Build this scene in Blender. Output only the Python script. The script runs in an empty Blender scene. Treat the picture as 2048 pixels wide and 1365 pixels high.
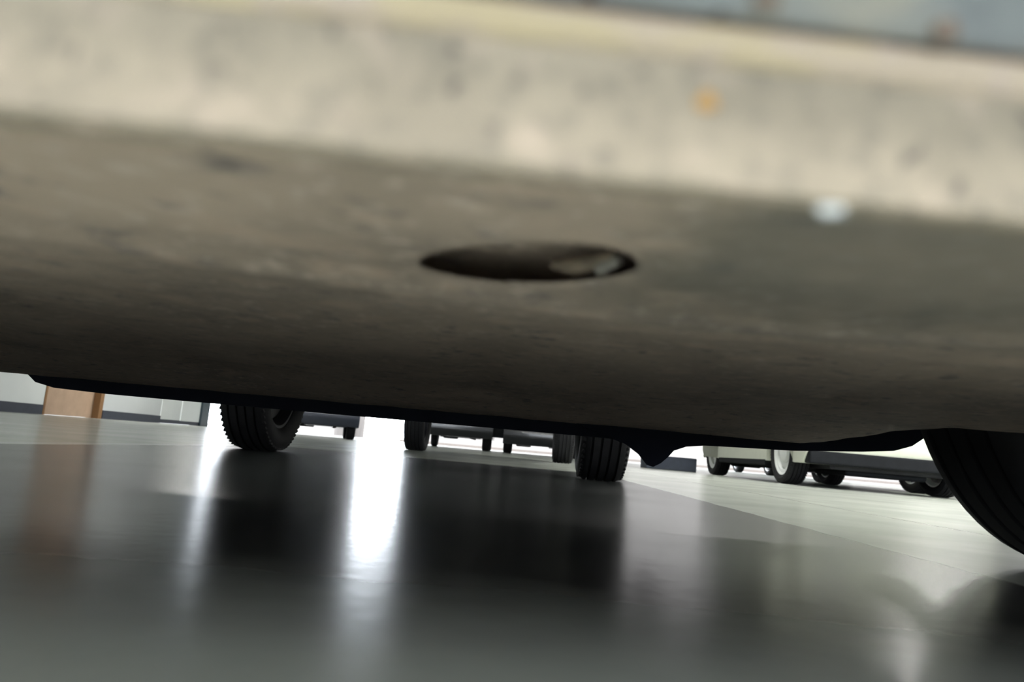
import bpy, bmesh, math, random
from mathutils import Vector, Matrix
R = math.radians
random.seed(7)
S = bpy.context.scene
COL = S.collection

# ------------------------------------------------------------------ materials
def nodes(name):
    m = bpy.data.materials.new(name); m.use_nodes = True
    nt = m.node_tree
    return m, nt, nt.nodes['Principled BSDF']

def mat(name, col, rough=0.5, metal=0.0, var=0.12, scale=14.0, spec=0.5, bump=0.0, coat=0.0):
    """plain material with a slow procedural colour variation of its own"""
    m, nt, b = nodes(name)
    tc = nt.nodes.new('ShaderNodeTexCoord')
    n = nt.nodes.new('ShaderNodeTexNoise'); n.inputs['Scale'].default_value = scale; n.inputs['Detail'].default_value = 5
    nt.links.new(tc.outputs['Object'], n.inputs['Vector'])
    r = nt.nodes.new('ShaderNodeValToRGB')
    lo = [c * (1 - var) for c in col]; hi = [min(1, c * (1 + var)) for c in col]
    r.color_ramp.elements[0].position = .3; r.color_ramp.elements[0].color = (*lo, 1)
    r.color_ramp.elements[1].position = .7; r.color_ramp.elements[1].color = (*hi, 1)
    nt.links.new(n.outputs['Fac'], r.inputs['Fac']); nt.links.new(r.outputs['Color'], b.inputs['Base Color'])
    b.inputs['Roughness'].default_value = rough; b.inputs['Metallic'].default_value = metal
    b.inputs['Specular IOR Level'].default_value = spec
    b.inputs['Coat Weight'].default_value = coat
    if bump:
        bp = nt.nodes.new('ShaderNodeBump'); bp.inputs['Strength'].default_value = bump; bp.inputs['Distance'].default_value = .01
        nt.links.new(n.outputs['Fac'], bp.inputs['Height']); nt.links.new(bp.outputs['Normal'], b.inputs['Normal'])
    return m

def layered(name, base, layers, rough, spec=0.5, bump=0.0, metal=0.0):
    """base colour with dirt layers: (scale, detail, low, high, colour, stretch)"""
    m, nt, b = nodes(name)
    tc = nt.nodes.new('ShaderNodeTexCoord')
    cur = None; hgt = None
    for i, (sc, det, lo, hi, col, st) in enumerate(layers):
        mp = nt.nodes.new('ShaderNodeMapping'); mp.inputs['Scale'].default_value = st
        mp.inputs['Location'].default_value = (i * 1.7, i * 2.3, i * .9)
        nt.links.new(tc.outputs['Object'], mp.inputs['Vector'])
        n = nt.nodes.new('ShaderNodeTexNoise'); n.inputs['Scale'].default_value = sc; n.inputs['Detail'].default_value = det
        nt.links.new(mp.outputs['Vector'], n.inputs['Vector'])
        mr = nt.nodes.new('ShaderNodeMapRange'); mr.inputs['From Min'].default_value = lo; mr.inputs['From Max'].default_value = hi
        nt.links.new(n.outputs['Fac'], mr.inputs['Value'])
        mx = nt.nodes.new('ShaderNodeMix'); mx.data_type = 'RGBA'
        nt.links.new(mr.outputs['Result'], mx.inputs['Factor'])
        if cur is None: mx.inputs['A'].default_value = (*base, 1)
        else: nt.links.new(cur, mx.inputs['A'])
        mx.inputs['B'].default_value = (*col, 1)
        cur = mx.outputs['Result']; hgt = n.outputs['Fac']
    nt.links.new(cur, b.inputs['Base Color'])
    b.inputs['Roughness'].default_value = rough; b.inputs['Specular IOR Level'].default_value = spec
    b.inputs['Metallic'].default_value = metal
    if bump:
        bp = nt.nodes.new('ShaderNodeBump'); bp.inputs['Strength'].default_value = bump; bp.inputs['Distance'].default_value = .003
        nt.links.new(hgt, bp.inputs['Height']); nt.links.new(bp.outputs['Normal'], b.inputs['Normal'])
    return m

def floor_material():
    m, nt, b = nodes('painted_floor')
    tc = nt.nodes.new('ShaderNodeTexCoord')
    n1 = nt.nodes.new('ShaderNodeTexNoise'); n1.inputs['Scale'].default_value = 2.2; n1.inputs['Detail'].default_value = 6
    n2 = nt.nodes.new('ShaderNodeTexNoise'); n2.inputs['Scale'].default_value = 40; n2.inputs['Detail'].default_value = 4
    nt.links.new(tc.outputs['Object'], n1.inputs['Vector']); nt.links.new(tc.outputs['Object'], n2.inputs['Vector'])
    r = nt.nodes.new('ShaderNodeValToRGB')
    r.color_ramp.elements[0].position = .32; r.color_ramp.elements[0].color = (*FLOOR_LO, 1)
    r.color_ramp.elements[1].position = .68; r.color_ramp.elements[1].color = (*FLOOR_HI, 1)
    nt.links.new(n1.outputs['Fac'], r.inputs['Fac']); nt.links.new(r.outputs['Color'], b.inputs['Base Color'])
    sp = nt.nodes.new('ShaderNodeSeparateXYZ'); nt.links.new(tc.outputs['Object'], sp.inputs['Vector'])
    n3 = nt.nodes.new('ShaderNodeTexNoise'); n3.inputs['Scale'].default_value = 9; n3.inputs['Detail'].default_value = 5
    nt.links.new(tc.outputs['Object'], n3.inputs['Vector'])
    def band(axis, lo, hi, soft, fade=0):                       # 1 inside lo..hi along the axis, noise roughens the edge, fade softens it
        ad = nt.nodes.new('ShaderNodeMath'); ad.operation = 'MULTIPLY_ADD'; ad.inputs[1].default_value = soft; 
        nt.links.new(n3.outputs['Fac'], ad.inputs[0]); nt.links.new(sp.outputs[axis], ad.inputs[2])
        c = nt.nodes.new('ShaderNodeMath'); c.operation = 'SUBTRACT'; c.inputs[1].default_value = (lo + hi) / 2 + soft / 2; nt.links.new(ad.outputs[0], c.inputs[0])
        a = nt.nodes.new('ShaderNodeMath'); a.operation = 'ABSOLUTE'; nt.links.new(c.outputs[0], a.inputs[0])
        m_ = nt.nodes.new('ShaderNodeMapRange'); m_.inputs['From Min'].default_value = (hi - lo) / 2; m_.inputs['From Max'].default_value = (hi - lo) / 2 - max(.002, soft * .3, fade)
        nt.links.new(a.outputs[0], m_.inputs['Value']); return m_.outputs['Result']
    def over(cur, fac, col):
        mx = nt.nodes.new('ShaderNodeMix'); mx.data_type = 'RGBA'; nt.links.new(fac, mx.inputs['Factor'])
        nt.links.new(cur, mx.inputs['A']); mx.inputs['B'].default_value = (*col, 1); return mx.outputs['Result']
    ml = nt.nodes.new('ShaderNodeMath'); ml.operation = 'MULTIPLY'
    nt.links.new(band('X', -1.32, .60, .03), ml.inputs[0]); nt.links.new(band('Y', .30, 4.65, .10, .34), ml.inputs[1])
    cur = over(r.outputs['Color'], ml.outputs[0], BAY_SHADE)  # dark bay paint with the shade between the cars painted in, fading lengthwise
    cur = over(cur, band('X', 1.125, 1.137, .004), (.06, .065, .06))
    cur = over(cur, band('X', -1.40, -1.33, .01), (.38, .40, .38))
    nt.links.new(cur, b.inputs['Base Color'])
    mr = nt.nodes.new('ShaderNodeMapRange'); mr.inputs['To Min'].default_value = FLOOR_ROUGH[0]; mr.inputs['To Max'].default_value = FLOOR_ROUGH[1]
    nt.links.new(n1.outputs['Fac'], mr.inputs['Value']); nt.links.new(mr.outputs['Result'], b.inputs['Roughness'])
    bp = nt.nodes.new('ShaderNodeBump'); bp.inputs['Strength'].default_value = .06; bp.inputs['Distance'].default_value = .004
    nt.links.new(n2.outputs['Fac'], bp.inputs['Height']); nt.links.new(bp.outputs['Normal'], b.inputs['Normal'])
    b.inputs['Specular IOR Level'].default_value = .09
    return m

BAY_SHADE = (.022, .024, .024)
FLOOR_LO, FLOOR_HI, FLOOR_ROUGH = (.30, .32, .288), (.37, .39, .352), (.20, .29)
M = {
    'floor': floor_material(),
    'outside': mat('pale_concrete', (.24, .225, .215), .9, var=.15, scale=.8),
    'kerb_stone': mat('kerb_stone', (.20, .17, .15), .9),
    'wall': mat('white_wall_paint', (.66, .68, .66), .75, var=.03, scale=2),
    'wall_grey': mat('grey_wall_paint', (.50, .52, .52), .75, var=.03, scale=2),
    'skirting': mat('dark_skirting', (.035, .04, .055), .55),
    'ceiling': mat('ceiling_paint', (.62, .62, .60), .9, var=.04, scale=2),
    'tan': mat('tan_door_veneer', (.42, .29, .20), .55, var=.08, scale=5),
    'tan_dark': mat('brown_door_frame', (.22, .11, .04), .55, var=.08, scale=5),
    'door_white': mat('white_door_enamel', (.75, .77, .74), .5, var=.02, scale=3),
    'teal': mat('dark_teal_frame', (.02, .04, .05), .5),
    'far_wall': mat('boundary_wall_render', (.33, .30, .28), .9, var=.12, scale=.6),
    'rubber': mat('tire_rubber', (.008, .008, .0095), .72, var=.25, scale=30, spec=.35),
    'black_plastic': mat('black_plastic', (.008, .009, .011), .8, var=.2, scale=20, spec=.2),
    'under': mat('dark_underbody', (.022, .022, .024), .75, var=.35, scale=9, spec=.3),
    'black_paint': mat('black_car_paint', (.012, .013, .016), .22, coat=.5, var=.05),
    'navy_paint': mat('dark_blue_car_paint', (.015, .02, .04), .22, coat=.5, var=.05),
    'cream_paint': mat('cream_car_paint', (.62, .64, .53), .35, coat=.3, var=.03),
    'silver_paint': mat('silver_blue_car_paint', (.33, .36, .40), .4, metal=.15, coat=.2, var=.06),
    'grey_paint': mat('grey_car_paint', (.12, .125, .13), .3, coat=.4, var=.05),
    'glass': mat('dark_car_glass', (.01, .012, .014), .06, var=.05, spec=.6),
    'steel': mat('brake_steel', (.35, .34, .33), .4, metal=.9, var=.2, scale=25),
    'chrome': mat('bright_alloy', (.75, .77, .80), .22, metal=1.0, var=.04),
    'white_rim': mat('white_wheel_paint', (.80, .82, .80), .45, var=.03),
    'dark_rim': mat('dark_wheel_steel', (.03, .03, .035), .55, metal=.3),
    'lamp_glass': mat('lamp_lens', (.5, .5, .5), .15, var=.03),
    'slab': mat('dark_blue_rubber_block', (.045, .055, .08), .7),
}
M['flange'] = layered('dusty_seam_paint', (0.248, 0.214, 0.163), [
    (55, 3, .40, .62, (0.200, 0.174, 0.133), (1, 1, 1)),
    (210, 3, .50, .72, (0.159, 0.141, 0.112), (1, 1, 1)),
    (260, 1, .66, .76, (0.090, 0.080, 0.069), (1, 1, 1)),
    (90, 3, .56, .72, (0.297, 0.248, 0.194), (1, 1, 1))], .9, .2, .15)
M['sealant'] = layered('cream_seam_sealant', (0.314, 0.260, 0.198), [
    (60, 3, .45, .6, (0.326, 0.272, 0.174), (1, 1, 4)),
    (130, 2, .55, .75, (0.301, 0.248, 0.222), (1, 1, 1))], .8, .3, .1)
M['pan'] = layered('dusty_underseal', (0.510, 0.419, 0.340), [
    (5, 5, .40, .66, (0.357, 0.298, 0.248), (1, 1, 1)),
    (26, 4, .52, .70, (0.571, 0.456, 0.368), (1, 1, 1)),
    (95, 3, .56, .72, (0.612, 0.521, 0.451), (1, 1, 1)),
    (60, 3, .58, .74, (0.224, 0.195, 0.184), (1, 1, 1)),
    (190, 2, .66, .74, (0.571, 0.502, 0.442), (1, 1, 1))], .72, .45, .25)
M['sill'] = layered('dusty_blue_sill_paint', (.20, .22, .235), [
    (70, 3, .5, .7, (.15, .165, .185), (1, 1, 1)),
    (45, 3, .56, .75, (.30, .29, .26), (1, 1, 1)),
    (120, 1, .70, .74, (.06, .05, .05), (1, 1, 1))], .55, .4, .1)
M['shutter'] = mat('dark_grey_shutter', (.06, .063, .07), .6)
M['seam_black'] = mat('dull_black_seam', (.014, .016, .024), .95, spec=.08)
M['rust_metal'] = mat('rusty_bracket_steel', (.17, .135, .10), .6, scale=220, var=.4)
M['chip_dull'] = mat('dusty_grey_rubber', (.24, .23, .21), .7, scale=200)
M['rust'] = mat('orange_dirt', (.30, .175, .06), .9, scale=300)
M['rust_pale'] = mat('yellow_dirt', (.36, .30, .16), .9, scale=300)
M['chip'] = mat('pale_paint_chip', (.38, .40, .40), .6, scale=300)
M['seam'] = mat('dark_seam_gap', (.12, .09, .07), .9, var=.4, scale=120)

def oil_patch(m):
    """dark oily patch with a ragged edge over one end of the underseal"""
    nt = m.node_tree; b = nt.nodes['Principled BSDF']; src = b.inputs['Base Color'].links[0].from_socket
    tc = nt.nodes.new('ShaderNodeTexCoord'); sp = nt.nodes.new('ShaderNodeSeparateXYZ'); nt.links.new(tc.outputs['Object'], sp.inputs['Vector'])
    n = nt.nodes.new('ShaderNodeTexNoise'); n.inputs['Scale'].default_value = 60; n.inputs['Detail'].default_value = 5; nt.links.new(tc.outputs['Object'], n.inputs['Vector'])
    a = nt.nodes.new('ShaderNodeMath'); a.operation = 'MULTIPLY_ADD'; a.inputs[1].default_value = .05
    nt.links.new(n.outputs['Fac'], a.inputs[0]); nt.links.new(sp.outputs['X'], a.inputs[2])
    mr = nt.nodes.new('ShaderNodeMapRange'); mr.inputs['From Min'].default_value = .060; mr.inputs['From Max'].default_value = .090; mr.inputs['To Max'].default_value = .72
    nt.links.new(a.outputs[0], mr.inputs['Value'])
    a2 = nt.nodes.new('ShaderNodeMath'); a2.operation = 'MULTIPLY_ADD'; a2.inputs[1].default_value = .12
    nt.links.new(n.outputs['Fac'], a2.inputs[0]); nt.links.new(sp.outputs['Y'], a2.inputs[2])
    m2 = nt.nodes.new('ShaderNodeMapRange'); m2.inputs['From Min'].default_value = .42; m2.inputs['From Max'].default_value = .30
    nt.links.new(a2.outputs[0], m2.inputs['Value'])
    m3 = nt.nodes.new('ShaderNodeMath'); m3.operation = 'MULTIPLY'; nt.links.new(mr.outputs['Result'], m3.inputs[0]); nt.links.new(m2.outputs['Result'], m3.inputs[1])
    mx = nt.nodes.new('ShaderNodeMix'); mx.data_type = 'RGBA'; nt.links.new(m3.outputs[0], mx.inputs['Factor'])
    nt.links.new(src, mx.inputs['A']); mx.inputs['B'].default_value = (.135, .13, .115, 1); nt.links.new(mx.outputs['Result'], b.inputs['Base Color'])
oil_patch(M['pan'])

# ------------------------------------------------------------------ mesh helpers
def link(name, bm, material, parent=None, smooth=None, bevel=None, mats=None):
    me = bpy.data.meshes.new(name)
    bmesh.ops.recalc_face_normals(bm, faces=bm.faces)
    bm.to_mesh(me); bm.free()
    for mm in (mats or [material]): me.materials.append(mm)
    if smooth is not None:
        me.shade_smooth(); me.set_sharp_from_angle(angle=R(smooth))
    o = bpy.data.objects.new(name, me); COL.objects.link(o)
    if parent is not None: o.parent = parent
    if bevel:
        b = o.modifiers.new('bevel', 'BEVEL'); b.width = bevel[0]; b.segments = bevel[1]; b.limit_method = 'ANGLE'; b.angle_limit = R(40)
    return o

def add_box(bm, lo, hi, mtx=None):
    vs = [bm.verts.new((x, y, z)) for x in (lo[0], hi[0]) for y in (lo[1], hi[1]) for z in (lo[2], hi[2])]
    for f in ((0,1,3,2),(4,6,7,5),(0,4,5,1),(2,3,7,6),(0,2,6,4),(1,5,7,3)):
        bm.faces.new([vs[i] for i in f])
    if mtx: bmesh.ops.transform(bm, matrix=mtx, verts=vs)
    return vs

def box(lo, hi):
    bm = bmesh.new(); add_box(bm, lo, hi); return bm

def add_lathe(bm, prof, segs=48, centre=(0, 0, 0), closed=False):
    """revolve (radius, along-axis) round the local Y axis"""
    rings = []
    for i in range(segs):
        a = 2 * math.pi * i / segs
        rings.append([bm.verts.new((centre[0] + r * math.cos(a), centre[1] + w, centre[2] + r * math.sin(a))) for r, w in prof])
    n = len(prof)
    for i in range(segs):
        A, B = rings[i], rings[(i + 1) % segs]
        for j in range(n if closed else n - 1):
            k = (j + 1) % n
            bm.faces.new((A[j], A[k], B[k], B[j]))
    if not closed:
        for j in (0, n - 1):
            if prof[j][0] > 1e-6: bm.faces.new([rings[i][j] for i in range(segs)])
    return bm

def add_tube(bm, pts, rad, segs=14):
    pts = [Vector(p) for p in pts]; rings = []
    for i, p in enumerate(pts):
        d = (pts[min(i + 1, len(pts) - 1)] - pts[max(i - 1, 0)]).normalized()
        up = Vector((0, 0, 1)) if abs(d.z) < .9 else Vector((1, 0, 0))
        a = d.cross(up).normalized(); b = d.cross(a)
        rr = rad[i] if isinstance(rad, (list, tuple)) else rad
        rings.append([bm.verts.new(p + rr * (a * math.cos(2 * math.pi * k / segs) + b * math.sin(2 * math.pi * k / segs))) for k in range(segs)])
    for i in range(len(rings) - 1):
        for k in range(segs):
            bm.faces.new((rings[i][k], rings[i][(k + 1) % segs], rings[i + 1][(k + 1) % segs], rings[i + 1][k]))
    bm.faces.new(rings[0]); bm.faces.new(rings[-1])
    return bm

def prism_xz(prof, y0, y1):
    """polygon in the x-z plane run from y0 to y1"""
    bm = bmesh.new()
    a = [bm.verts.new((x, y0, z)) for x, z in prof]; b = [bm.verts.new((x, y1, z)) for x, z in prof]
    n = len(prof)
    for i in range(n): bm.faces.new((a[i], a[(i + 1) % n], b[(i + 1) % n], b[i]))
    bm.faces.new(a); bm.faces.new(b)
    return bm

def tag(o, label, cat, group=None, kind=None):
    if label: o['label'] = label
    if cat: o['category'] = cat
    if group: o['group'] = group
    if kind: o['kind'] = kind
    return o

def structure(name, bm, material, parent=None, bevel=None):
    o = link(name, bm, material, parent, bevel=bevel)
    if parent is None: o['kind'] = 'structure'
    return o

def empty(name, loc, rz=0):
    o = bpy.data.objects.new(name, None); COL.objects.link(o)
    o.location = loc; o.rotation_euler = (0, 0, rz); o.empty_display_size = .2
    return o

# ------------------------------------------------------------------ wheels
def tire_profile(Rt, W, rim):
    h = W / 2
    prof = [(rim, -h * .74), (rim + .012, -h * .86), (rim + (Rt - rim) * .45, -h), (Rt - .035, -h * .97), (Rt - .014, -h * .87), (Rt - .004, -h * .74)]
    n = 4
    tw = h * .70
    for k in range(n):                                   # four grooves round the tread
        c = -tw + 2 * tw * (k + .5) / n
        g = tw * .055
        prof += [(Rt, c - g - .001), (Rt - .009, c - g), (Rt - .009, c + g), (Rt, c + g + .001)]
    prof += [(r, -w) for r, w in reversed(prof[:6])]
    return prof

def add_treads(bm, Rt, W, n=64):
    """slanted shoulder blocks on both tread edges"""
    h = W / 2
    for i in range(n):
        a = 2 * math.pi * i / n
        for s in (-1, 1):
            m = Matrix.Rotation(a, 4, 'Y') @ Matrix.Translation((Rt - .0078, s * h * .80, 0)) @ Matrix.Rotation(s * .35, 4, 'X')
            add_box(bm, (-.010, -h * .10, -.007), (.0001, h * .10, .007), m)

def make_wheel(parent, x, y, Rt, W, style, side, steer=0.0, detail=True):
    """side = +1 when the outer face looks to local +y"""
    rim = Rt * .66 if style != 'white' else Rt * .70
    bm = add_lathe(bmesh.new(), tire_profile(Rt, W, rim), 72, closed=True)
    if detail: add_treads(bm, Rt, W)
    t = link('tire', bm, M['rubber'], parent, smooth=35)
    t.location = (x, y, Rt - .002); t.rotation_euler = (0, 0, steer)
    h = W / 2; s = side
    mt = {'white': M['white_rim'], 'chrome': M['chrome'], 'dark': M['dark_rim'], 'steel': M['steel']}[style]
    rb = add_lathe(bmesh.new(), [(rim + .004, -s * h * .72), (rim - .012, -s * h * .70), (rim - .022, -s * h * .3), (rim - .025, s * h * .45), (rim - .012, s * h * .72),
                                 (rim + .006, s * h * .80), (rim + .006, s * h * .76), (rim - .006, s * h * .66), (rim - .018, s * h * .4), (rim - .016, -s * h * .3), (rim - .004, -s * h * .66), (rim + .004, -s * h * .68)], 48, closed=True)
    if style == 'white':                                  # painted ring, dark slots, big hub cap
        add_lathe(rb, [(rim - .006, s * h * .70), (rim * .80, s * h * .66), (rim * .78, s * h * .60), (rim * .78, s * h * .40), (rim - .012, s * h * .40)], 48, closed=True)
        add_lathe(rb, [(.0001, s * h * .30), (rim * .79, s * h * .36), (rim * .79, s * h * .30), (.0001, s * h * .24)], 48)
    elif style in ('chrome', 'steel'):
        for k in range(5):
            m = Matrix.Rotation(2 * math.pi * k / 5 + .5, 4, 'Y')
            vs = add_box(rb, (.03, s * h * .42, -.022), (rim - .008, s * h * .66, .022), m)
        add_lathe(rb, [(.0001, s * h * .40), (.062, s * h * .42), (.062, s * h * .66), (.05, s * h * .72), (.0001, s * h * .74)], 32)
    else:
        add_lathe(rb, [(.0001, s * h * .20), (rim * .55, s * h * .22), (rim * .75, s * h * .42), (rim - .012, s * h * .38), (rim - .012, s * h * .30), (rim * .72, s * h * .34), (.0001, s * h * .12)], 48)
    link('rim', rb, mt if style != 'dark' else M['dark_rim'], t, smooth=35)
    if style == 'white':
        hb = add_lathe(bmesh.new(), [(.0001, s * h * .82), (rim * .28, s * h * .80), (rim * .42, s * h * .70), (rim * .46, s * h * .40), (.0001, s * h * .36)], 40)
        link('hub_cap', hb, M['white_rim'], t, smooth=40)
    bd = add_lathe(bmesh.new(), [(.0001, -s * h * .30), (rim * .80, -s * h * .30), (rim * .80, -s * h * .08), (.0001, -s * h * .06)], 40)
    link('brake_disc', bd, M['dark_rim'] if style == 'dark' else M['steel'], t, smooth=40)
    return t

# ------------------------------------------------------------------ whole cars
def arch(xc, zc, r, z0, n=14):
    """points of a wheel arch from its rear foot over the top to its front foot, at height z0"""
    a0 = math.asin((z0 - zc) / r)
    pts = []
    for i in range(n + 1):
        a = math.pi - a0 - (math.pi - 2 * a0) * i / n
        pts.append((xc + r * math.cos(a), zc + r * math.sin(a)))
    return pts

def make_car(label, loc, rz, paint, wb=2.5, track=1.5, width=1.74, Rt=.30, tw=.20, front=.75, rear=.75, sill=.20, bump=.17, floor=.20, top=1.45,
             rims='dark', detail=True, muffler=True, valance=0, steer=0.0, group=None):
    root = empty('car', (loc[0], loc[1], 0), rz)
    tag(root, label, 'car', group)
    xf, xr = wb / 2, -wb / 2
    hw = width / 2; ra = Rt + .055
    zb = .62 * top                                       # waist
    low = [(xr - rear, bump + .10), (xr - rear + .10, bump + .02)] + [(xr - ra - .02, bump + .02)] + arch(xr, Rt, ra, sill) + arch(xf, Rt, ra, sill)
    low += [(xf + ra + .02, bump), (xf + front - .10, bump), (xf + front - .02, bump + .10), (xf + front, .42), (xf + front - .04, .62),
            (xf + front - .16, .70), (xf - .12, zb + .03), (xr - rear + .05, zb + .05), (xr - rear, zb - .10)]
    bm = prism_xz(low, -hw, hw)
    bmesh.ops.triangulate(bm, faces=[f for f in bm.faces if len(f.verts) > 6], ngon_method='BEAUTY')
    link('body', bm, paint, root, smooth=35, bevel=(.035, 3))
    # cabin: tapered block with separate panes
    cab = [(xr - rear + .07, zb + .03), (xf - .15, zb + .01), (xf - .80, top), (xr - rear + .40, top + .01)]
    bm = bmesh.new(); loops = []
    for y, k in ((-1, 0), (1, 1)):
        loops.append([bm.verts.new((x, y * (hw - .05 if z < zb + .1 else hw - .22), z)) for x, z in cab])
    for i in range(4): bm.faces.new((loops[0][i], loops[0][(i + 1) % 4], loops[1][(i + 1) % 4], loops[1][i]))
    bm.faces.new(loops[0]); bm.faces.new(loops[1])
    link('cabin', bm, paint, root, smooth=35, bevel=(.05, 3))
    def pane(name, pts):
        bm = bmesh.new()
        n = (Vector(pts[1]) - Vector(pts[0])).cross(Vector(pts[2]) - Vector(pts[0])).normalized() * .012
        a = [bm.verts.new(Vector(p) - n) for p in pts]; b = [bm.verts.new(Vector(p) + n) for p in pts]
        for i in range(4): bm.faces.new((a[i], a[(i + 1) % 4], b[(i + 1) % 4], b[i]))
        bm.faces.new(a); bm.faces.new(b)
        link(name, bm, M['glass'], root)
    lerp = lambda p, q, t: tuple(p[i] + (q[i] - p[i]) * t for i in range(3))
    fb, ft, rb_, rt = cab[1], cab[2], cab[0], cab[3]
    def quad(a, b, c, d):
        return [lerp(lerp(a, b, u), lerp(d, c, u), v) for u, v in ((.08, .12), (.92, .12), (.92, .88), (.08, .88))]
    B_, T_ = hw - .05, hw - .22
    pane('windscreen', quad((fb[0], -B_, fb[1]), (fb[0], B_, fb[1]), (ft[0], T_, ft[1]), (ft[0], -T_, ft[1])))
    pane('rear_window', quad((rb_[0], -B_, rb_[1]), (rb_[0], B_, rb_[1]), (rt[0], T_, rt[1]), (rt[0], -T_, rt[1])))
    for s in (-1, 1):
        a, b = (rb_[0], s * B_, rb_[1]), (fb[0], s * B_, fb[1]); c, d = (ft[0], s * T_, ft[1]), (rt[0], s * T_, rt[1])
        pane('side_window', quad(a, lerp(a, b, .52), lerp(d, c, .52), d)); pane('side_window', quad(lerp(a, b, .5), b, c, lerp(d, c, .5)))
    for s in (-1, 1):
        link('headlight', box((xf + front - .10, s * (hw - .24) - .14, .52), (xf + front - .005, s * (hw - .24) + .14, .64)), M['lamp_glass'], root, bevel=(.03, 3))
        link('tail_light', box((xr - rear - .01, s * (hw - .14) - .09, .60), (xr - rear + .08, s * (hw - .14) + .09, .80)), M['tan_dark'], root, bevel=(.03, 3))
    # underside: floor plate with ribs, tunnel, sump
    fl = bmesh.new()
    iw = track / 2 - tw / 2 - .07
    add_box(fl, (xr - rear + .14, -iw, floor), (xf + front - .16, iw, floor + .10))
    for y in (-.34, .34):
        add_box(fl, (xr + .2, y - .035, floor - .03), (xf - .2, y + .035, floor + .02))
    add_box(fl, (xr + Rt + .12, -hw + .06, floor + .01), (xf - Rt - .12, hw - .06, floor + .09))
    link('underbody', fl, M['under'], root, bevel=(.015, 2))
    if detail:
        link('engine_undertray', box((xf - .30, -.36, floor - .045), (xf + .42, .36, floor + .02)), M['black_plastic'], root, bevel=(.03, 3))
        for xx, yy in ((xf, 0), (xr, 0)):
            ax = add_tube(bmesh.new(), [(xx - .02, -track / 2 + tw * .4, Rt), (xx - .02, -track / 4, max(Rt - .07, floor - .01)), (xx - .02, track / 4, max(Rt - .07, floor - .01)), (xx - .02, track / 2 - tw * .4, Rt)], .026)
            link('axle', ax, M['under'], root, smooth=50)
        for s in (-1, 1):
            arm = bmesh.new()
            add_tube(arm, [(xf - .22, s * .34, floor + .02), (xf - .02, s * (track / 2 - tw * .5), Rt - .10)], .022)
            add_tube(arm, [(xf + .14, s * .34, floor + .02), (xf - .02, s * (track / 2 - tw * .5), Rt - .10)], .022)
            link('suspension_arm', arm, M['under'], root, smooth=50)
        px = add_tube(bmesh.new(), [(xf - .2, .12, floor - .01), (xr + .6, .14, floor - .015), (xr + .2, .20, floor + .03), (xr - .25, .30, floor + .03)], .025)
        link('exhaust_pipe', px, M['steel'], root, smooth=50)
    if muffler:
        mf = bmesh.new()
        add_lathe(mf, [(.001, -.20), (.06, -.20), (.085, -.17), (.085, .17), (.06, .20), (.001, .20)], 28)
        o = link('muffler', mf, M['under'], root, smooth=40); o.location = (xr - rear + .30, -.32, floor + .045)
    if valance:
        link('bumper_valance', box((xf + front - .16, -hw + .015, bump), (xf + front + .012, hw - .015, valance)), M['black_plastic'], root, bevel=(.02, 3))
        link('side_skirt', box((xr + ra + .03, -hw - .004, sill - .045), (xf - ra - .03, hw + .004, sill + .012)), M['black_plastic'], root, bevel=(.01, 2))
    for xx in (xf, xr):
        for s in (-1, 1):
            make_wheel(root, xx, s * track / 2, Rt, tw, rims, s, steer if xx == xf else 0, detail)
    return root

# dark car across the aisle, nose towards the lens
make_car('long black high-riding car whose two nearest tires face the lens', (-.235, 5.65), R(-92.4), M['black_paint'],
         wb=4.5, track=1.53, width=1.80, Rt=.31, tw=.212, front=.62, rear=.75, sill=.62, bump=.62, floor=.62, top=1.80, rims='dark', muffler=False)
make_car('distant black car beyond the rear left tire of the long black car', (-1.07, 18.25), R(-90), M['black_paint'],
         wb=2.5, track=1.38, Rt=.30, width=1.66, tw=.17, rims='dark', detail=False, sill=.27, bump=.26, floor=.27)
make_car('cream car with white wheels and white hub caps', (3.39, 8.25), R(-90.5), M['cream_paint'],
         wb=2.4, track=1.40, width=1.60, Rt=.29, tw=.185, front=.66, rear=.42, sill=.205, bump=.20, floor=.165, rims='white', valance=.31)
make_car('dark car with bright alloy wheels beyond the cream car', (5.47, 9.85), R(-90), M['black_paint'],
         wb=2.5, track=1.50, width=1.70, Rt=.30, tw=.20, front=.75, rear=.7, sill=.21, bump=.19, floor=.20, rims='chrome')
make_car('distant grey car with shiny wheels seen under the cream car', (7.28, 19.65), R(-90), M['grey_paint'],
         wb=2.5, track=1.50, Rt=.30, rims='chrome', detail=False, sill=.22, bump=.20, floor=.22)
make_car('distant black car straight behind the rear right tire of the long black car', (.86, 18.25), R(-90), M['black_paint'],
         wb=2.5, track=1.50, Rt=.30, rims='dark', detail=False, sill=.22, bump=.20, floor=.22)
make_car('distant dark blue car seen just right of the nearest left tire', (-4.18, 17.1), R(-76.6), M['navy_paint'],
         wb=2.5, track=1.34, Rt=.30, width=1.60, tw=.18, rims='dark', detail=False, sill=.24, bump=.25, floor=.25)

# ------------------------------------------------------------------ the car overhead
YAW = R(3.4)
car = empty('car', (0, 0, 0), YAW)
tag(car, 'silver blue car overhead seen from under its dusty rocker panel', 'car')
D0, D1 = .0904, 1.36                                     # seam flanges: near side, far side
XL, XR_ = -1.95, 1.75

def strip(prof, x0, x1, nx, jit=0.0):
    """run a (y, z) profile along x with a little waviness"""
    bm = bmesh.new(); rows = []
    for i in range(nx + 1):
        x = x0 + (x1 - x0) * i / nx
        rows.append([bm.verts.new((x, y, z + jit * math.sin(x * 61 + j) * math.sin(x * 23 + 2 * j))) for j, (y, z) in enumerate(prof)])
    for i in range(nx):
        for j in range(len(prof) - 1):
            bm.faces.new((rows[i][j], rows[i + 1][j], rows[i + 1][j + 1], rows[i][j + 1]))
    return bm

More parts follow.
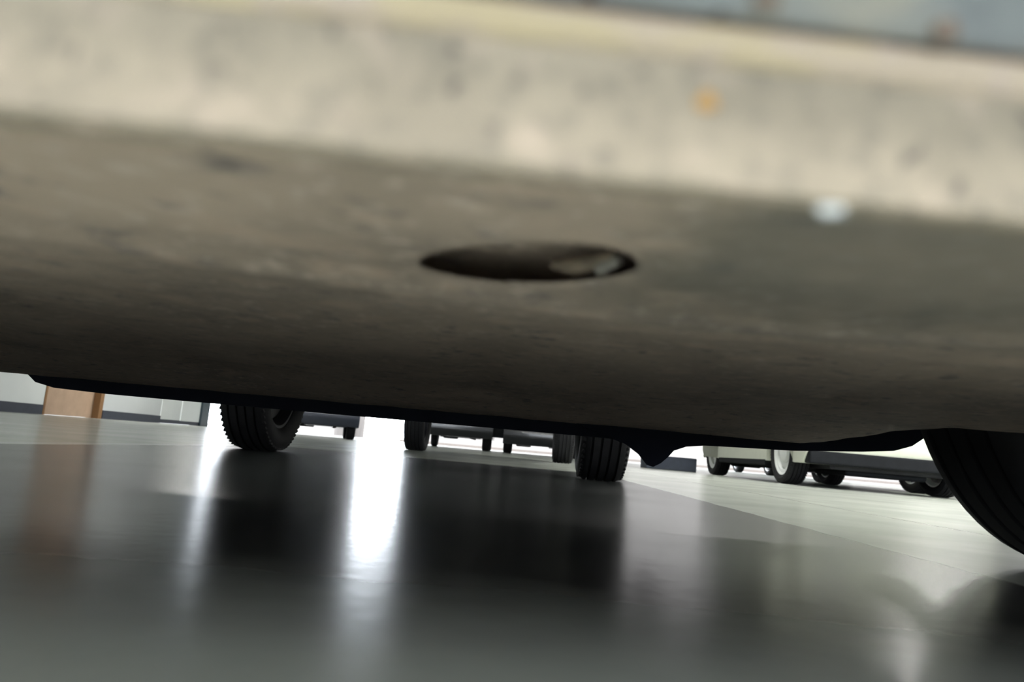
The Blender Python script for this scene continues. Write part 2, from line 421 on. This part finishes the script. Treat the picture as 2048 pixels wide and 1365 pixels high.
# near seam flange: a folded welded lip that hangs from the rocker
lip = strip([(D0 + .0036, .159), (D0 + .0036, .1382), (D0 + .003, .1376), (D0 + .0015, .1373), (D0, .1377), (D0 - .0006, .1384), (D0 - .0003, .1396),
             (D0 + .0002, .141), (D0, .1480), (D0, .1552)], -.90, .50, 140, .0002)
link('seam_flange', lip, M['flange'], car, smooth=50)
seal = strip([(D0 + .001, .1548), (D0 - .0004, .1551), (D0 - .0009, .1562), (D0 - .0017, .1585), (D0 - .0014, .1596)], -.90, .50, 120, .00015)
link('sealant_bead', seal, M['sealant'], car, smooth=60)
gap = strip([(D0 - .0010, .1592), (D0 - .0012, .1602), (D0 - .0022, .1606)], -.90, .50, 60)
link('seam_gap', gap, M['seam'], car)
skin = strip([(D0 - .0010, .1608), (D0 - .0024, .1602), (D0 - .0032, .1606), (D0 - .0070, .1632), (D0 - .018, .1695), (D0 - .045, .184), (D0 - .066, .20), (D0 - .080, .24), (D0 - .105, .32), (D0 - .115, .42)], -.90, .50, 60, .0001)
link('rocker_panel', skin, M['sill'], car, smooth=60)
# plugs in the rocker skin, flecks stuck to the dusty lip
for nm, mt, x, y, z, r, sc in (('plug', 'seam', .0335, D0 - .0050, .1618, .0015, (1.2, .6, .8)), ('plug', 'seam', .0575, D0 - .0042, .1613, .0018, (1.0, .6, .9)),
                               ('dirt_fleck', 'rust', .0280, D0 - .0002, .1497, .0014, (1, .4, 1)), ('dirt_fleck', 'rust_pale', -.0668, D0 - .0004, .1388, .0016, (1.3, .4, .8)),
                               ('dirt_fleck', 'chip', .0455, D0 + .001, .1376, .0016, (1.2, .6, .8))):
    bm = bmesh.new(); bmesh.ops.create_icosphere(bm, subdivisions=3, radius=r)
    for v in bm.verts: v.co *= 1 + .18 * math.sin(v.co.x * 2900 + v.co.z * 1700)
    o = link(nm, bm, M[mt], car, smooth=60); o.location = (x, y, z); o.scale = sc

# floor pan: dense grid with an oval drain recess and pressed ridges
def hole(x, y):
    ex, ey = (x - .0155) / .0350, (y - .2420 + .40 * (x - .0155)) / .034
    return math.sqrt(ex * ex + ey * ey)

def pan_z(x, y):
    pts = [(.095, .1545), (.105, .1560), (.20, .1600), (.30, .1640), (.36, .1690), (.46, .1755), (.70, .178), (1.02, .1765), (1.14, .168), (1.27, .160), (1.36, .1585)]
    z = pts[-1][1]
    for (a, za), (b, zb) in zip(pts, pts[1:]):
        if y <= b:
            t = max(0, (y - a) / (b - a)); t = t * t * (3 - 2 * t); z = za + (zb - za) * t; break
    d = hole(x, y)
    if d < 1.16: z += .0016 * min(1, max(0, 1.16 - d) / .12)          # rolled-in rim
    # pressed ridge that swells along the panel
    rc = .292 + .03 * math.sin((x + .05) * 13)
    z -= .0035 * math.exp(-((y - rc) / .018) ** 2) * (1 if d > 1.2 else 0)
    # long ribs pressed into the flat floor
    for xc in (-.62, -.32, .02, .36):
        if .5 < y < 1.1:
            z += .004 * math.exp(-((x - xc) / .03) ** 2) * min(1, (y - .5) / .06, (1.1 - y) / .06)
    return z + .0006 * math.sin(x * 47 + y * 31) * math.sin(y * 71 - x * 13)

def axis_steps(segments):
    out = []
    for a, b, n in segments: out += [a + (b - a) * i / n for i in range(n)]
    return out + [segments[-1][1]]
xs = axis_steps([(-1.0, -.3, 40), (-.3, -.06, 40), (-.06, .075, 110), (.075, .3, 40), (.3, 1.25, 50)])
ys = axis_steps([(.0952, .19, 40), (.19, .275, 70), (.275, .45, 40), (.45, 1.36, 60)])
bm = bmesh.new(); grid = {}
def in_well(x, y):
    return x > .63 and y > .92
for i, x in enumerate(xs):
    for j, y in enumerate(ys):
        if not in_well(x, y): grid[i, j] = bm.verts.new((x, y, pan_z(x, y)))
for i in range(len(xs) - 1):
    for j in range(len(ys) - 1):
        q = [grid.get(k) for k in ((i, j), (i + 1, j), (i + 1, j + 1), (i, j + 1))]
        if all(q) and hole((xs[i] + xs[i + 1]) / 2, (ys[j] + ys[j + 1]) / 2) > 1: bm.faces.new(q)
pan = link('floor_pan', bm, M['pan'], car, smooth=60)
# bent bracket and grommet seen inside the drain hole
link('inner_panel', box((-.09, .16, .179), (.13, .36, .181)), M['pan'], pan)
br = bmesh.new()
add_tube(br, [(.028, .262, .170), (.034, .256, .1685), (.041, .250, .1690), (.047, .243, .1700)], [.0018, .0032, .0028, .0020], 10)
link('bracket', br, M['rust_metal'], pan, smooth=60)
gr = bmesh.new(); add_tube(gr, [(.0405, .262, .172), (.043, .248, .1665), (.0475, .240, .168)], [.0016, .0024, .0016], 10)
link('grommet', gr, M['chip_dull'], pan, smooth=60)


# far seam flange: its lower edge steps up to the left and sweeps up into the front wheel arch
edge = [(-1.25, .1655), (-.83, .1660), (-.775, .1640), (-.760, .1615), (-.742, .1465), (-.71, .1395), (-.62, .1368), (-.4, .1366), (0, .1368), (.36, .1368), (.45, .1390), (.53, .1415), (.62, .1440), (.75, .1535), (.81, .160), (.845, .172), (.87, .19), (.90, .23)]
bm = bmesh.new()
for yy in (D1, D1 + .012):
    pass
A = [bm.verts.new((x, D1, z)) for x, z in edge]; A2 = [bm.verts.new((x, D1, z + .04)) for x, z in edge]
Bv = [bm.verts.new((x, D1 + .008, z)) for x, z in edge]; B2 = [bm.verts.new((x, D1 + .05, z + .045)) for x, z in edge]
for i in range(len(edge) - 1):
    for p, q in ((A, A2), (A, Bv), (Bv, B2)):
        bm.faces.new((p[i], p[i + 1], q[i + 1], q[i]))
link('seam_flange', bm, M['seam_black'], car)
skin = strip([(D1 + .045, .185), (D1 + .075, .21), (D1 + .10, .30), (D1 + .11, .42)], -1.25, .80, 30)
link('rocker_panel', skin, M['sill'], car, smooth=60)

# torn corner of the splash guard hanging from the far seam
fl_pts = [(.18, .168), (.46, .166), (.445, .1385), (.410, .1335), (.388, .1245), (.378, .1120), (.366, .1005), (.352, .0925), (.341, .0955), (.325, .1130), (.300, .1290), (.262, .1400)]
bm = bmesh.new(); A = [bm.verts.new((x, D1 - .018, z)) for x, z in fl_pts]; B2 = [bm.verts.new((x, D1 - .012, z)) for x, z in fl_pts]
for i in range(len(fl_pts)):
    k = (i + 1) % len(fl_pts); bm.faces.new((A[i], A[k], B2[k], B2[i]))
bm.faces.new(A); bm.faces.new(B2)
link('splash_guard', bm, M['seam_black'], car)

# upper body, hidden from below but part of the place
ycen = (D0 - .115 + D1 + .11) / 2; hw = (D1 + .11 - (D0 - .115)) / 2
WX_F, WX_R, RW = .93, -1.32, .30
low = [(XL, .30)] + arch(WX_R, .30, .36, .30) + arch(WX_F + .03, .30, .38, .30) + [(XR_ - .02, .30), (XR_, .45), (XR_ - .05, .70), (XR_ - .25, .80), (1.1, .90), (XL + .05, .95), (XL, .80)]
bm = prism_xz(low, ycen - hw, ycen + hw)
bmesh.ops.triangulate(bm, faces=[f for f in bm.faces if len(f.verts) > 6], ngon_method='BEAUTY')
link('body', bm, M['silver_paint'], car, smooth=35, bevel=(.03, 3))
cab = [(XL + .08, .94), (1.08, .89), (.55, 1.50), (XL + .25, 1.52)]
bm = bmesh.new(); lp = [[bm.verts.new((x, ycen + s * (hw - .03 if z < 1 else hw - .15), z)) for x, z in cab] for s in (-1, 1)]
for i in range(4): bm.faces.new((lp[0][i], lp[0][(i + 1) % 4], lp[1][(i + 1) % 4], lp[1][i]))
bm.faces.new(lp[0]); bm.faces.new(lp[1])
link('cabin', bm, M['silver_paint'], car, smooth=35, bevel=(.05, 3))
for s in (-1, 1):
    bm = bmesh.new(); q = [(XL + .35, 1.0), (.75, .97), (.42, 1.42), (XL + .45, 1.44)]
    f = lambda z: ycen + s * (hw - .03 - .12 * (z - .9) / .6)
    a = [bm.verts.new((x, f(z) - .012, z)) for x, z in q]; b = [bm.verts.new((x, f(z) + .012, z)) for x, z in q]
    for i in range(4): bm.faces.new((a[i], a[(i + 1) % 4], b[(i + 1) % 4], b[i]))
    bm.faces.new(a); bm.faces.new(b)
    link('side_window', bm, M['glass'], car)
# wheel well liner over the turned front wheel
bm = bmesh.new(); rows = []
for i in range(25):
    a = math.pi * (1.02 - 1.04 * i / 24)
    rows.append([bm.verts.new((WX_F + .02 + .37 * math.cos(a), y, max(.178, .30 + .36 * math.sin(a)))) for y in (.88, 1.0, 1.2, 1.40)])
for i in range(24):
    for j in range(3): bm.faces.new((rows[i][j], rows[i + 1][j], rows[i + 1][j + 1], rows[i][j + 1]))
bm.faces.new([r[0] for r in rows])
link('wheel_well_liner', bm, M['black_plastic'], car, smooth=50)
c, s_ = math.cos(-YAW), math.sin(-YAW)
def to_car(x, y): return (x * c - y * s_, x * s_ + y * c)
fx, fy = to_car(.87, 1.08)
make_wheel(car, fx, fy, RW, .17, 'dark', 1, R(15) - YAW, False)
make_wheel(car, fx, .12, RW, .165, 'dark', -1, R(15) - YAW, False)
make_wheel(car, WX_R, 1.28, RW, .165, 'dark', 1, 0, False)
make_wheel(car, WX_R, .10, RW, .165, 'dark', -1, 0, False)

# ------------------------------------------------------------------ the building
FX0, FX1, FY0, FY1, CH = -7.4, 13.0, -5.5, 20.5, 3.3
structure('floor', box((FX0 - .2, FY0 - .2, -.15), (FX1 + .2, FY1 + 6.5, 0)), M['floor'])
structure('ground_outside', box((-60, -50, -.2), (70, 90, -.012)), M['outside'])
structure('ceiling', box((FX0 - .2, FY0 - .2, CH), (FX1 + .2, FY1, CH + .2)), M['ceiling'])
# left wall with a recessed tan door, a white double door, and a dark end post
def wl(y0, y1, z0=0, z1=CH, x0=FX0 - .25, x1=FX0): return box((x0, y0, z0), (x1, y1, z1))
structure('wall_left', wl(FY0, 12.14), M['wall'])
structure('wall_left_middle', wl(13.92, 16.28), M['wall_grey'])
bm = wl(12.14, 13.92, 2.2); add_box(bm, (FX0 - .25, 16.28, 2.2), (FX0, 18.86, CH))
structure('wall_left_lintel', bm, M['wall'])
structure('baseboard_left', box((FX0, FY0, 0), (FX0 + .018, 12.12, .155)), M['skirting'])
structure('baseboard_left_middle', box((FX0, 13.94, 0), (FX0 + .018, 16.28, .155)), M['skirting'])
d1 = structure('door_1', box((FX0 - .16, 12.18, .004), (FX0 - .11, 13.81, 2.17)), M['tan'], bevel=(.004, 2))
fr = bmesh.new()
add_box(fr, (FX0 - .22, 12.14, 0), (FX0 + .012, 12.19, 2.2)); add_box(fr, (FX0 - .22, 13.80, 0), (FX0 + .012, 13.92, 2.2)); add_box(fr, (FX0 - .22, 12.19, 2.14), (FX0 + .012, 13.80, 2.2))
link('door_frame', fr, M['tan_dark'], d1, bevel=(.004, 2))
link('door_handle', add_tube(bmesh.new(), [(FX0 - .10, 13.70, 1.0), (FX0 - .05, 13.70, 1.0), (FX0 - .045, 13.58, 1.0)], .010), M['steel'], d1, smooth=50)
d2 = structure('door_2', box((FX0 - .06, 16.33, .08), (FX0 - .01, 17.32, 2.16)), M['wall'], bevel=(.004, 2))
link('kick_plate', box((FX0 - .05, 16.33, .004), (FX0 - .006, 18.6, .085)), M['skirting'], d2)
link('door_leaf', box((FX0 - .05, 17.34, .08), (FX0 + .0, 18.38, 2.16)), M['door_white'], d2, bevel=(.004, 2))
link('door_handle', add_tube(bmesh.new(), [(FX0 - .02, 17.46, 1.0), (FX0 + .04, 17.46, 1.0), (FX0 + .045, 17.58, 1.0)], .010), M['steel'], d2, smooth=50)
structure('trim_1', box((FX0 - .25, 18.40, 0), (FX0 + .04, 18.86, CH)), M['teal'], bevel=(.01, 2))
bm = box((FX0 - .2, FY0 - .25, 0), (-6.5, FY0, CH)); add_box(bm, (11, FY0 - .25, 0), (FX1 + .2, FY0, CH)); add_box(bm, (-6.5, FY0 - .25, 3.0), (11, FY0, CH))  # unseen back wall; its wide opening is added to admit low daylight
structure('wall_back', bm, M['wall'])
structure('wall_right', box((FX1, FY0, 0), (FX1 + .25, FY1 - 8, CH)), M['wall'])
# dark roller shutters added across the far opening to darken the floor reflections
for k, (x0, x1) in enumerate(((-6.9, -4.25), (-2.62, 3.3))):
    dr = structure('door_%d' % (k + 3), box((x0, FY1 - .10, .42), (x1, FY1 - .06, CH)), M['shutter'])
    link('bottom_rail', box((x0, FY1 - .13, .36), (x1, FY1 - .03, .43)), M['skirting'], dr)
    sl = bmesh.new()
    for q in range(28): add_box(sl, (x0 + .01, FY1 - .112, .45 + q * .10), (x1 - .01, FY1 - .099, .53 + q * .10))
    link('shutter_slats', sl, M['shutter'], dr)

# outside: a tall pale building across the street, a low wall to the left, open sky between
structure('wall_outside', box((-70, 46, -.012), (-18.6, 46.4, .85)), M['far_wall'])
structure('wall_outside_left', box((-16.9, 46, -.012), (-10.3, 56, 13)), M['far_wall'])
structure('wall_outside_right', box((-6.05, 46, -.012), (70, 58, 13)), M['far_wall'])
structure('kerb_outside', box((-4.5, 33, -.012), (70, 33.3, .10)), M['kerb_stone'])

# low dark block on the floor beyond the black car
o = link('floor_block', box((2.0, 10.5, 0), (2.70, 10.95, .185)), M['slab'], bevel=(.012, 3))
tag(o, 'low dark blue block on the floor left of the cream car', 'block')

# unseen ceiling panels added as fill light
FILL_LAMP = bpy.data.materials.new('lamp_panel'); FILL_LAMP.use_nodes = True
nt = FILL_LAMP.node_tree; nt.nodes.remove(nt.nodes['Principled BSDF'])
em = nt.nodes.new('ShaderNodeEmission'); em.inputs['Color'].default_value = (1, .985, .95, 1); em.inputs['Strength'].default_value = 110
nt.links.new(em.outputs['Emission'], nt.nodes['Material Output'].inputs['Surface'])
first = None
for x, y in ((-3.2, -3.8), (-.4, -3.8), (2.4, -3.8), (5.2, -3.8), (-1.8, -1.9), (1.0, -1.9), (3.8, -1.9), (6.6, -1.9), (7.0, 3.0), (10, 3.0), (7.0, 7.5), (10, 7.5), (7.0, 12.0), (10, 12.0), (5.2, 1.2), (5.0, 4.6), (2.2, 7.2), (-5.6, 14.5)):
    if True:
        if first is None:
            root = empty('ceiling_light', (x, y, CH))
            fr = bmesh.new()
            for a in ((-.64, -.19, -.62, .19), (.62, -.19, .64, .19), (-.62, -.19, .62, -.17), (-.62, .17, .62, .19)):
                add_box(fr, (a[0], a[1], -.05), (a[2], a[3], 0))
            k1 = link('frame', fr, M['door_white'], root); k2 = link('diffuser', box((-.62, -.17, -.045), (.62, .17, -.01)), FILL_LAMP, root)
            first = (root, k1, k2); r = root
        else:
            r = first[0].copy(); COL.objects.link(r); r.location = (x, y, CH)
            for k in first[1:]:
                q = k.copy(); COL.objects.link(q); q.parent = r
        tag(r, 'white rectangular light panel on the ceiling above the parked cars', 'ceiling light', 'ceiling light panels')

# ------------------------------------------------------------------ daylight
SKY, GLARE = 7.0, 20.0
W = bpy.data.worlds.new('overcast'); S.world = W; W.use_nodes = True
wt = W.node_tree; bg = wt.nodes['Background']; bg.inputs['Color'].default_value = (.86, .93, 1.0, 1)
tc = wt.nodes.new('ShaderNodeTexCoord'); dt = wt.nodes.new('ShaderNodeVectorMath'); dt.operation = 'DOT_PRODUCT'
dt.inputs[1].default_value = Vector((-.153, 1, .11)).normalized(); wt.links.new(tc.outputs['Generated'], dt.inputs[0])
mr = wt.nodes.new('ShaderNodeMapRange'); mr.interpolation_type = 'SMOOTHSTEP'
mr.inputs['From Min'].default_value = math.cos(R(8)); mr.inputs['From Max'].default_value = math.cos(R(2.5)); mr.inputs['To Min'].default_value = SKY; mr.inputs['To Max'].default_value = SKY + GLARE
wt.links.new(dt.outputs['Value'], mr.inputs['Value']); wt.links.new(mr.outputs['Result'], bg.inputs['Strength'])
sun = bpy.data.lights.new('sun', 'SUN'); sun.energy = 2.5; sun.angle = R(6); sun.color = (1, .93, .86)
so = bpy.data.objects.new('sun', sun); COL.objects.link(so); so.rotation_euler = (R(-40), 0, R(20))

# ------------------------------------------------------------------ camera
cd = bpy.data.cameras.new('camera'); co = bpy.data.objects.new('camera', cd); COL.objects.link(co)
cd.sensor_width = 36; cd.lens = 1500 / 2048 * 36; cd.clip_start = .005; cd.clip_end = 300
co.matrix_world = Matrix.Translation((0, 0, .103)) @ Matrix.Rotation(R(90 + 8.15), 4, 'X') @ Matrix.Rotation(R(4.97), 4, 'Z')
cd.dof.use_dof = True; cd.dof.focus_distance = 1.6; cd.dof.aperture_fstop = 7.8
S.camera = co

S.view_settings.view_transform = 'Standard'; S.view_settings.look = 'None'; S.view_settings.gamma = 1
S.view_settings.use_curve_mapping = False
S.view_settings.exposure = 0.0
S.cycles.use_denoising = True
S.cycles.max_bounces = 10; S.cycles.diffuse_bounces = 5; S.cycles.glossy_bounces = 5
S.cycles.sample_clamp_indirect = 8
